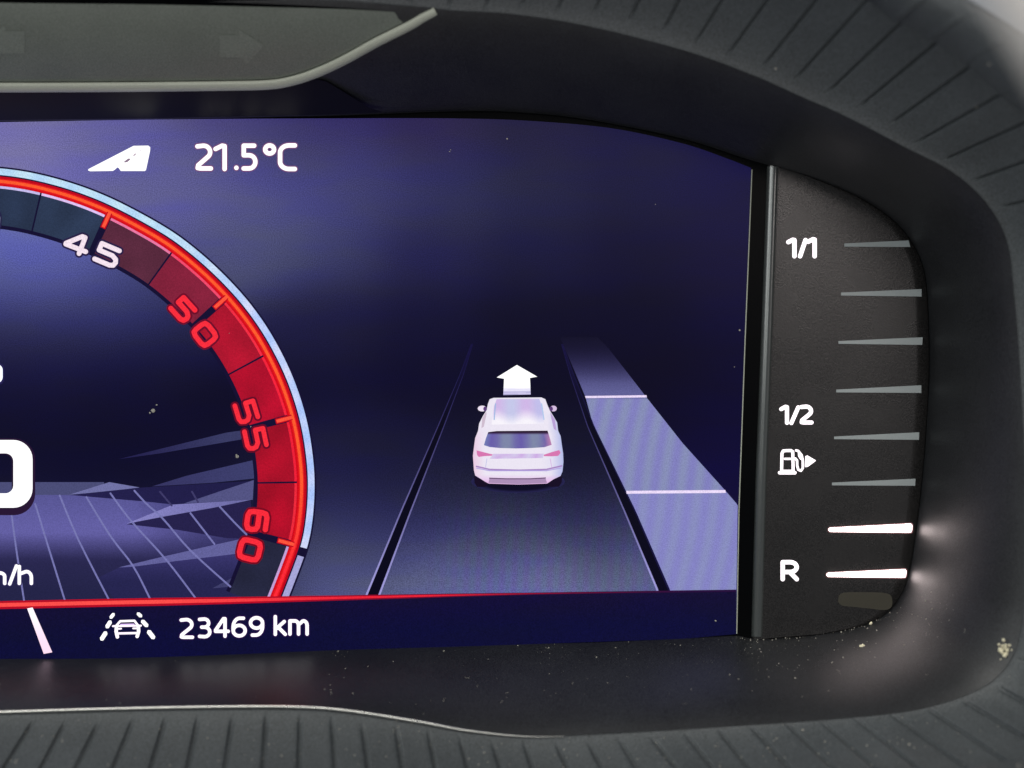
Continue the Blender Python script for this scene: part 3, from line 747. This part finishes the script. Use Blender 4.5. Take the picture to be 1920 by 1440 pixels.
cpoly(f, [(330, 640), (368, 572), (372, 600), (345, 720), (322, 735)], (206, 188, 206)); cpoly(f, [(985, 580), (1030, 650), (1046, 760), (1020, 740), (996, 640)], (186, 160, 214))
fb(f, 'car_side_window', M_CAR, road)
for X, c in ((330, (240, 228, 246)), (1016, (214, 190, 226))):
    f = Fig(3); p = cc(X, 545); f.disc(p, 8.5 if X < 500 else 6.5, c, 16, 5.5); q = cc(X + (28 if X < 500 else -22), 548); f.disc(q, 3.5, (92, 60, 120), 12, 4.5); fb(f, 'car_mirror', M_CAR, road)
f = Fig(4)
apts = [(664, 125), (860, 238), (790, 250), (797, 410), (533, 415), (541, 258), (470, 245)]
cpoly(f, apts, lambda X, Y: mixc((255, 255, 255), (160, 155, 196), (Y - 325) / 70) if int(Y / 14) % 2 else mixc((255, 255, 255), (190, 182, 216), (Y - 325) / 70), 24)
fb(f, 'arrow_graphic', M_WHITE, road, 'white arrow ahead of the car')

# ---------------------------------------------------------------- bottom bar and red line
f = Fig(4)
redy = [(-700, 1152), (0, 1134.5), (213, 1130), (427, 1126), (640, 1121), (850, 1116), (1000, 1113), (1200, 1110), (1381, 1107.5)]
xs = [-700 + 2080.5 * k / 120 for k in range(121)]
f.strip([(x, interp(redy, x) + (1 if x < 1000 else -0.5)) for x in xs], [(x, interp(bot, x)) for x in xs],
        lambda x, y: mixc((18, 11, 50), (11, 11, 52), (y - interp(redy, x)) / 60), 8)
bar = fb(f, 'status_bar', M_BACK, label='dark navy bar along the bottom of the display')
f = Fig(5)
def th(x): return 7.5 - 5.5 * min(max((x - 300) / 700, 0), 1)
def redc(k):
    def g(x, y):
        core = mixc((255, 78, 74), (236, 34, 54), (x - 300) / 350); core = mixc(core, (120, 12, 50), (x - 800) / 260); core = mixc(core, (36, 12, 60), (x - 1050) / 250)
        edge = mixc((182, 6, 34), (40, 8, 54), (x - 500) / 600)
        return mixc(core, edge, k)
    return g
for a, b, k in ((-1.0, -.5, 1), (-.5, .45, 0), (.45, 1.0, 1)):
    f.strip([(x, interp(redy, x) + a * th(x)) for x in xs], [(x, interp(redy, x) + b * th(x)) for x in xs], redc(k))
fb(f, 'red_line', M_DISP, label='glowing red line across the foot of the display, fading to the right')
f = Fig(6); f.poly([(51, 1141), (61, 1139), (98, 1223), (82, 1226)], lambda x, y: mixc((255, 244, 255), (240, 206, 226), (y - 1140) / 60), 4)
fb(f, 'white_bar', M_WHITE, label='slanted white stroke at the bottom left of the display')

# ---------------------------------------------------------------- writing on the display
text('temperature_reading', [('2', 366, 399.5, 269, 320), ('1', 400, 431, 269, 321), ('.', 437.5, 449, 308, 321), ('5', 451.5, 483, 269, 320), ('o', 493, 518, 268.5, 292), ('C', 521, 557, 268.5, 321)], 8.3, 2, halo=(112, 70, 110), label='21.5 degrees C in white')
text('odometer_reading', [('2', 336.5, 364, 1158.5, 1198), ('3', 371, 397, 1157.5, 1197), ('4', 401, 431, 1157, 1196), ('6', 434, 463, 1156, 1195.5), ('9', 466.5, 495.5, 1155, 1194), ('k', 513, 538, 1153, 1192.5), ('m', 540.5, 579, 1161, 1192)], 6.4, 6, halo=(44, 14, 70), label='23469 km in white')
text('speed_unit', [('k', -72, -47, 1059, 1097), ('m', -40, 12, 1071, 1097), ('/', 15, 34, 1058, 1098), ('h', 33, 62, 1059, 1097)], 6.4, 3, halo=(44, 34, 84), label='km/h in white')
# the big speed figure, cut by the picture's edge
def rrect(x0, x1, y0, y1, r, n=8):
    o = []
    for cx, cy, a in ((x1 - r, y0 + r, -90), (x1 - r, y1 - r, 0), (x0 + r, y1 - r, 90), (x0 + r, y0 + r, 180)):
        for k in range(n + 1):
            t = math.radians(a + 90 * k / n); o.append((cx + r * math.cos(t), cy + r * math.sin(t)))
    o.append(o[0]); return o
f = Fig(3); f.strip(rrect(-86, 66, 822, 966, 40), rrect(-54, 22, 852, 940, 14), (34, 16, 44))
f.d += 0.01 * mm; f.strip(rrect(-84, 61, 825, 952, 36), rrect(-48, 25, 850, 925, 15), (255, 255, 255))
fb(f, 'speed_reading', M_WHITE, label='large white speed figure at the left edge')
f = Fig(3); f.strip(rrect(-30, 8, 680, 722, 12), rrect(-16, -4, 694, 708, 4), (30, 26, 70)); f.d += 0.01 * mm
f.strip(rrect(-27, 5, 683, 718, 11), rrect(-18, -6, 692, 709, 4), (240, 245, 255))
fb(f, 'small_figure', M_WHITE, label='small white figure above the speed, at the left edge')
# motorway icon
def ic(X, Y): return (160 + X / 4.364, 240 + Y / 4.364)
f = Fig(2); f.poly([ic(*p) for p in [(22, 347), (26, 336), (395, 146), (515, 144), (531, 158), (530, 185), (496, 345), (485, 352), (290, 352), (274, 328), (262, 322), (240, 342), (225, 351), (40, 354)]], (255, 255, 255))
f.d += 0.01 * mm
f.poly([ic(*p) for p in [(316, 276), (350, 250), (366, 250), (368, 258), (345, 278), (322, 283)]], (128, 108, 128)); f.poly([ic(*p) for p in [(388, 226), (404, 208), (418, 208), (414, 218), (400, 230)]], (176, 160, 172))
f.poly([ic(*p) for p in [(440, 190), (452, 176), (458, 178), (450, 192)]], (206, 196, 208))
fb(f, 'motorway_icon', M_WHITE, label='white slanted road icon beside the temperature')
# lane assist icon
def lc(X, Y): return (160 + X / 4.364, 1130 + Y / 4.364)
la = empty('lane_assist_icon', (0, 0, 0)); adopt(la, cluster); la['label'] = 'white lane assist icon of a car between dashed lines'
for a, b, wd in (((232, 93), (207, 123), 6.4), ((205, 155), (176, 200), 7.6), ((168, 245), (132, 300), 8), ((430, 88), (456, 112), 6.6), ((467, 150), (504, 190), 7.6), ((518, 235), (558, 288), 8.4)):
    f = Fig(6)
    pa, pb = Vector(lc(*a)), Vector(lc(*b)); t = (pb - pa).normalized(); nn = Vector((-t.y, t.x)) * wd / 2
    f.stroke([tuple(pa + t * 1.5 - nn * .45), tuple(pb - t * 1.0 - nn * .45)], wd * .55, (255, 255, 255)); f.stroke([tuple(pa + t * 1.0 + nn * .45), tuple(pb - t * 1.5 + nn * .45)], wd * .55, (255, 255, 255))
    f.stroke([tuple(pa), tuple(pb)], wd * .6, (255, 255, 255)); fb(f, 'lane_dash', M_WHITE, la)
f = Fig(6)
f.stroke([lc(250, 192), lc(285, 152), lc(402, 148), (lc(432, 188))], 4.2, (255, 246, 255))
f.stroke([lc(226, 192), lc(455, 188)], 3.6, (255, 240, 255)); f.stroke([lc(290, 178), lc(398, 176)], 2.2, (210, 180, 236))
f.stroke([lc(255, 200), lc(252, 235), lc(262, 280)], 6.5, (255, 246, 255)); f.stroke([lc(434, 196), lc(436, 235), lc(424, 276)], 6.5, (255, 246, 255))
f.stroke([lc(255, 252), lc(436, 248)], 4.2, (250, 236, 255)); f.stroke([lc(272, 214), lc(292, 212)], 3.4, (255, 244, 255)); f.stroke([lc(392, 210), lc(418, 210)], 3.4, (255, 244, 255))
fb(f, 'car_icon', M_WHITE, la)

# ================================================================== fuel gauge
fuel = empty('fuel_gauge', (0, 0, 0)); adopt(fuel, cluster); fuel['label'] = 'dark fuel gauge panel right of the display with eight tapered marks'
PD = 1.0 * mm
edge = catmull([(1449, 309), (1462, 313), (1540, 339), (1620, 374), (1682, 418), (1719, 468), (1736, 520), (1742, 600), (1743, 700), (1738, 800), (1730, 900), (1718, 1000), (1704, 1080), (1687, 1122), (1655, 1156), (1600, 1179), (1510, 1193), (1415, 1199)], 8)
# rows across from the left edge
def left_x(y): return interp([(300, 1441), (640, 1429), (900, 1419), (1200, 1411)], y)
ring = [(x - 0.5, y) for x, y in edge]
rows = []
ny = 90
upper = [p for p in edge[:len(edge)]]
def right_at(y):
    xs_ = []
    for i in range(len(edge) - 1):
        (xa, ya), (xb, yb) = edge[i], edge[i + 1]
        if (ya - y) * (yb - y) <= 0 and abs(ya - yb) > 1e-9: xs_.append(xa + (xb - xa) * (y - ya) / (yb - ya))
    return max(xs_) if xs_ else None
for k in range(ny + 1):
    y = 309.5 + (1198.5 - 309.5) * (k / ny)
    xr = right_at(y)
    if xr is None: xr = left_x(y) + 10
    xl = left_x(y)
    r = [P(xl - 1.5, y, -0.14 * mm), P(xl, y, 0.1 * mm)]
    for a in (15, 35, 55, 75, 90):                       # rounded left shoulder
        t = math.radians(a); r.append(P(min(xl + (1 - math.cos(t)) * 22, xr - 2), y, 0.1 * mm + math.sin(t) * (PD - 0.1 * mm)))
    x1 = min(xl + 24, xr - 1.5)
    for j in range(1, 13): r.append(P(x1 + (xr - 2.0 - x1) * j / 12, y, PD))
    r.append(P(xr - 1.2, y, PD - 0.5 * mm))
    rows.append(r)
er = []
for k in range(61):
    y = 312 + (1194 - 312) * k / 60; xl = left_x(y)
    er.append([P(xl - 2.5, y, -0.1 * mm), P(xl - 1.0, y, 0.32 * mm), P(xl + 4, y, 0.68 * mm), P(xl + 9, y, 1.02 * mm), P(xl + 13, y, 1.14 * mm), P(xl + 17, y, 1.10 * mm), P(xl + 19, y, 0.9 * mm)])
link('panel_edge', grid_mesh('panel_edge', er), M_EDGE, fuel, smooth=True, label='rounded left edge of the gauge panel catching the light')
link('gauge_panel', grid_mesh('gauge_panel', rows), M_PANEL, fuel, smooth=True)
def flat(name, polys, mat, parent, d, thick=0.12 * mm, label=None):
    me = bpy.data.meshes.new(name); v = []; f = []
    for pts in polys:
        n = len(pts); b = len(v)
        v += [P(x, y, d + thick) for x, y in pts] + [P(x, y, d - 0.05 * mm) for x, y in pts]
        f += [[b + i for i in t] for t in tessellate_polygon([[Vector((x, y, 0)) for x, y in pts]])]
        f += [(b + i, b + (i + 1) % n, b + n + (i + 1) % n, b + n + i) for i in range(n)]
    me.from_pydata(v, [], f); return link(name, me, mat, parent, label)
TK = [((1583, 456.5), (1703.5, 450.7), (1707, 463), (1583, 462.5)), ((1577, 548.5), (1728, 542), (1728, 556), (1577, 554)), ((1572, 639.5), (1730, 632.3), (1729, 646.6), (1572, 644.6)),
      ((1568, 730.5), (1727.5, 722.3), (1727.5, 736.7), (1568, 735.7)), ((1564, 818.5), (1723.5, 810.5), (1723, 824.6), (1564, 823.4)), ((1560, 904.8), (1716.5, 897.5), (1716, 910.8), (1560, 910))]
for i, t in enumerate(TK): flat('tick_mark', [t], M_TICK, fuel, PD, label='unlit grey tapered mark')
def rounded(q, r0=4, r1=4):
    a, b, c, d_ = [Vector(p) for p in q]; out = []
    for p, pp, pn, r in ((a, d_, b, r0), (b, a, c, r1), (c, b, d_, r1), (d_, c, a, r0)):
        u = (pp - p).normalized(); w_ = (pn - p).normalized()
        for k in range(5):
            t = k / 4; A0 = p + u * r; B0 = p + w_ * r; out.append(tuple(A0 * (1 - t) ** 2 + p * 2 * t * (1 - t) + B0 * t * t))
    return out
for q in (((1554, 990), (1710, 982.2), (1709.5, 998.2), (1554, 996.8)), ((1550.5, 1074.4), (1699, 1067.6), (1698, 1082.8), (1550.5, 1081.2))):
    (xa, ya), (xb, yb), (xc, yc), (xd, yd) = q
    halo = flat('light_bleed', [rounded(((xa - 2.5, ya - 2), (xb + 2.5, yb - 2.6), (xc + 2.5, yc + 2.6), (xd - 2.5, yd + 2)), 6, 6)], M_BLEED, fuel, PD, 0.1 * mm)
    flat('tick_mark', [rounded(q)], M_LIT, fuel, PD, 0.35 * mm, 'glowing white tapered mark')
def fc(X, Y): return (1420 + X / 5.538, 960 + Y / 5.538)
flat('reserve_lamp', [[fc(*p) for p in catmull([(845, 870), (900, 837), (1100, 833), (1300, 838), (1380, 862), (1402, 920), (1388, 990), (1320, 1018), (1180, 1004), (1000, 985), (880, 972), (838, 930)], 3)]], M_LENS, fuel, PD, 0.06 * mm, 'faint olive unlit reserve lamp')
def ftext(name, items, wd, label, extra=None):
    f = Fig(0); f.d = PD + 0.05 * mm
    for it in items: glyph(f, *it, wd, (255, 240, 250))
    if extra: extra(f)
    o = f.build(name, M_LITTXT, fuel, label); return o
ftext('scale_text', [('1', 1474, 1497.5, 445.5, 484.5), ('/', 1496, 1514.5, 446, 484.5), ('1', 1511.5, 1535.5, 444.5, 484.5)], 8.3, '1/1 in white')
ftext('scale_text', [('1', 1461, 1483, 759, 796.5), ('/', 1480, 1500.5, 760, 797), ('2', 1499, 1525.5, 758.5, 796)], 7.6, '1/2 in white')
ftext('scale_text', [('R', 1463.5, 1498, 1050, 1090)], 8.2, 'letter R in white')
def fp(X, Y): return (1420 + X / 5.538, 700 + Y / 5.538)
def pump(f):
    w_ = (255, 240, 250)
    f.stroke([fp(252, 1010), fp(256, 830), fp(268, 806), fp(300, 802), fp(350, 802), fp(368, 815), fp(372, 1010)], 5.6, w_)
    f.stroke([fp(232, 1032), fp(390, 1032)], 6.6, w_); f.stroke([fp(262, 1015), fp(362, 1015)], 5, w_); f.stroke([fp(285, 888), fp(342, 888)], 4.2, w_)
    f.stroke([fp(402, 800), fp(425, 806), fp(460, 850), fp(472, 905), fp(472, 985), fp(452, 1012), fp(425, 1000), fp(414, 960), fp(412, 905), fp(396, 885), fp(380, 884)], 4.4, w_)
    f.stroke([fp(428, 815), fp(432, 860), fp(452, 890)], 3, w_)
    f.poly([fp(498, 860), fp(520, 852), fp(606, 903), fp(606, 910), fp(525, 970), fp(500, 975), fp(492, 965)], w_)
ftext('fuel_pump_icon', [], 5, 'white fuel pump icon with a small arrow', pump)

# ================================================================== dust and crumbs
def bit(r, seed, flatn=0.6, sub=1):
    bm = bmesh.new(); bmesh.ops.create_icosphere(bm, subdivisions=sub, radius=r)
    rnd = random.Random(seed); ax = Vector((rnd.uniform(.7, 1.5), rnd.uniform(.7, 1.2), rnd.uniform(.6, 1.2)))
    for v in bm.verts:
        k = 1 + rnd.uniform(-.28, .28); v.co = Vector((v.co.x * ax.x, v.co.y * ax.y * flatn, v.co.z * ax.z)) * k
    return bm
def merge(bits, name):
    v = []; f = []
    for bm, loc, rot in bits:
        b = len(v); bm.verts.ensure_lookup_table()
        for x in bm.verts: v.append(rot @ x.co + loc)
        for x in bm.faces: f.append([q.index + b for q in x.verts])
        bm.free()
    me = bpy.data.meshes.new(name); me.from_pydata(v, [], f); return me
def rrot(rnd): return Matrix.Rotation(rnd.uniform(0, 6.28), 3, 'Y')
def bezel_at(px, py):
    """point of the bezel wall that sits under this spot of the drawing"""
    best = None
    for i in range(0, len(pr), 1):
        q = pr[i]
        for s in [k / 24 for k in range(25)]:
            dd = math.hypot(q[0] + (q[2] - q[0]) * s - px, q[1] + (q[3] - q[1]) * s - py)
            if best is None or dd < best[0]: best = (dd, q, s)
    return bezel_pt(best[1], best[2])
rnd = random.Random(11); bits = []
lowpr = [q for q in pr if q[1] > 1100 and q[0] > 560]
for k in range(1000):
    q = rnd.choice(lowpr)
    s = abs(rnd.gauss(0.16, 0.2)); 
    if s > 0.97: continue
    if q[0] < 1000 and rnd.random() < .85: continue
    p = bezel_pt(q, s) + Vector((rnd.uniform(-1, 1) * 0.8 * mm, -0.03 * mm, 0))
    r = 0.000042 * (0.6 + rnd.random() ** 6 * 3.6); bits.append((bit(r, k, 0.4), p, rrot(rnd)))
for k in range(14):                                    # left stretch of the bezel
    q = rnd.choice([q for q in pr if q[1] > 1210 and q[0] < 800 and q[0] > -50]); p = bezel_pt(q, rnd.random()) + Vector((0, -0.03 * mm, 0)); bits.append((bit(0.00006 * (0.7 + rnd.random()), k, 0.4), p, rrot(rnd)))
for k in range(70):                                    # thick line of dust at the foot of the gauge
    t = rnd.random(); x = 1380 + 290 * t; yy = interp([(1380, 1196), (1415, 1201), (1510, 1196), (1600, 1182), (1655, 1160), (1690, 1122)], x)
    bits.append((bit(0.00008 * (0.6 + rnd.random() * 1.2), k, 0.6), P(x, yy + rnd.uniform(-2, 5), 1.2 * mm + rnd.uniform(0, .4) * mm), rrot(rnd)))
for x, y in ((613, 1291), (616, 1286), (619, 1291), (621, 1296), (616, 1299), (619, 1302)): bits.append((bit(0.00012, x, 0.4), bezel_at(x, y) + Vector((0, -0.0001, 0)), rrot(rnd)))
for x, y, r in ((951, 260, 1.6), (845, 281, 1.3), (843, 284, 1.0), (1229, 383, 1.2), (1377, 688, 1.2), (1387, 619, 1.4), (445, 856, 3.0), (443, 853, 1.8), (470, 800, 2), (1342, 1164, 2), (430, 625, 1)):
    bits.append((bit(r * S, x, 0.25), P(x, y, 0.35 * mm), rrot(rnd)))
def lint(p, ln, seed):
    r_ = random.Random(seed); a = r_.uniform(0, 6.28); q = p.copy(); v_ = []; f2 = []
    for i in range(7):
        wv = 0.000028; t = Vector((math.cos(a), 0, math.sin(a))); nn = Vector((-t.z, 0, t.x)) * wv
        v_ += [q + nn, q - nn, q + Vector((0, -wv, 0))]; q = q + t * ln / 6; a += r_.uniform(-.5, .5)
    for i in range(6):
        for k in range(3): f2.append((i * 3 + k, i * 3 + (k + 1) % 3, i * 3 + 3 + (k + 1) % 3, i * 3 + 3 + k))
    bm = bmesh.new(); vs_ = [bm.verts.new(c) for c in v_]
    for f3 in f2: bm.faces.new([vs_[i] for i in f3])
    bm.verts.index_update(); return (bm, Vector((0, 0, 0)), Matrix.Identity(3))
for k in range(26):
    q = rnd.choice(lowpr); bits.append(lint(bezel_pt(q, rnd.uniform(.02, .75)) + Vector((0, -0.00006, 0)), rnd.uniform(.3, 1.1) * mm, k))
link('dust', merge(bits, 'dust'), M_DUST, label='fine pale dust specks over the lower bezel and display', cat='dust', kind='stuff')
# dust on the ribbed hood below
from mathutils.bvhtree import BVHTree
hv = [v.co.copy() for v in hood.data.vertices]; hf = [list(p.vertices) for p in hood.data.polygons]
tree = BVHTree.FromPolygons(hv, hf); bits = []
camp = Vector((0, -D, 0))
def on_hood(px, py):
    dirv = (P(px, py, 0) - camp).normalized(); h = tree.ray_cast(camp, dirv, 1.0); return h[0]
for k in range(420):
    px = rnd.uniform(0, 1920); py = rnd.uniform(1345, 1440) if rnd.random() < .8 else rnd.uniform(1250, 1440)
    if rnd.random() < 0.4 * (1 - px / 1920): continue
    h = on_hood(px, py)
    if h is None: continue
    bits.append((bit(0.00006 * (0.6 + rnd.random() ** 2.5 * 2.2), k, 0.6), h + Vector((0, -0.00004, 0.00004)), rrot(rnd)))
for x, y in ((1855, 120), (1830, 200), (1455, 128)):
    h = on_hood(x, y)
    if h: bits.append((bit(0.0002, x, 0.4), h, rrot(rnd)))
link('dust', merge(bits, 'dust_hood'), M_DUST, label='scattered dust specks on the ribbed hood below the cluster', cat='dust', kind='stuff')

link('smudge', merge([(bit(4.2 * S, 3, 0.12, 2), P(287, 770, 0.4 * mm), Matrix.Identity(3)), (bit(2.0 * S, 4, 0.12), P(294, 759, 0.4 * mm), Matrix.Identity(3)), (bit(1.6 * S, 5, 0.12), P(281, 774, 0.4 * mm), Matrix.Identity(3))], 'smudge'),
     M_DUST, label='small grey smudge stuck on the dark middle of the rev counter', cat='smudge')
link('crumb', merge([(bit(3.4 * S, 21, 0.8, 2), Vector((0, 0, 0)), Matrix.Rotation(0.5, 3, 'Y'))], 'crumb'), M_CRUMB, label='tiny cream crumb in the lower right edge gap of the fuel gauge', cat='crumb', group='crumbs on the bezel').location = P(1633, 1169, 1.5 * mm)
c2 = link('crumb', merge([(bit(3.2 * S, 33, 0.8, 2), Vector((0, 0, 0)), Matrix.Scale(1.35, 3, (1, 0, 0)))], 'crumb'), M_CRUMB, label='tiny cream crumb on the bezel just below the fuel gauge', cat='crumb', group='crumbs on the bezel')
c2.location = bezel_at(1618, 1209) + Vector((0, -0.15 * mm, 0))
bits = []
base = bezel_at(1884, 1222)
for k in range(70):
    bits.append((bit(0.00017 * rnd.uniform(.4, 1.8), k, 0.8), base + Vector((rnd.gauss(0, 0.62) * mm, rnd.uniform(-.9, .1) * mm, rnd.gauss(0, 0.55) * mm)), rrot(rnd)))
link('crumb_clump', merge(bits, 'crumb_clump'), M_CRUMB, label='ragged clump of yellowish crumbs lodged at the far right edge of the bezel', cat='crumbs')

# ================================================================== steering wheel rim near the lens, top right
yw = -(D - 0.062); Rm, rm = 0.180, 0.0145
cxw, czw = -0.1192, -0.0689
v = []; f_ = []; nu, nv = 160, 24
for i in range(nu):
    a = 2 * PI * i / nu
    for j in range(nv):
        b = 2 * PI * j / nv
        rr = Rm + rm * math.cos(b); v.append((rr * math.cos(a), rm * 1.1 * math.sin(b), rr * math.sin(a)))
for i in range(nu):
    for j in range(nv):
        f_.append((i * nv + j, i * nv + (j + 1) % nv, ((i + 1) % nu) * nv + (j + 1) % nv, ((i + 1) % nu) * nv + j))
me = bpy.data.meshes.new('steering_wheel'); me.from_pydata(v, [], f_)
sw = link('steering_wheel', me, M_WHEEL, smooth=True, label='pale out of focus steering wheel rim in the top right corner', cat='steering wheel')
sw.location = (cxw, yw, czw)
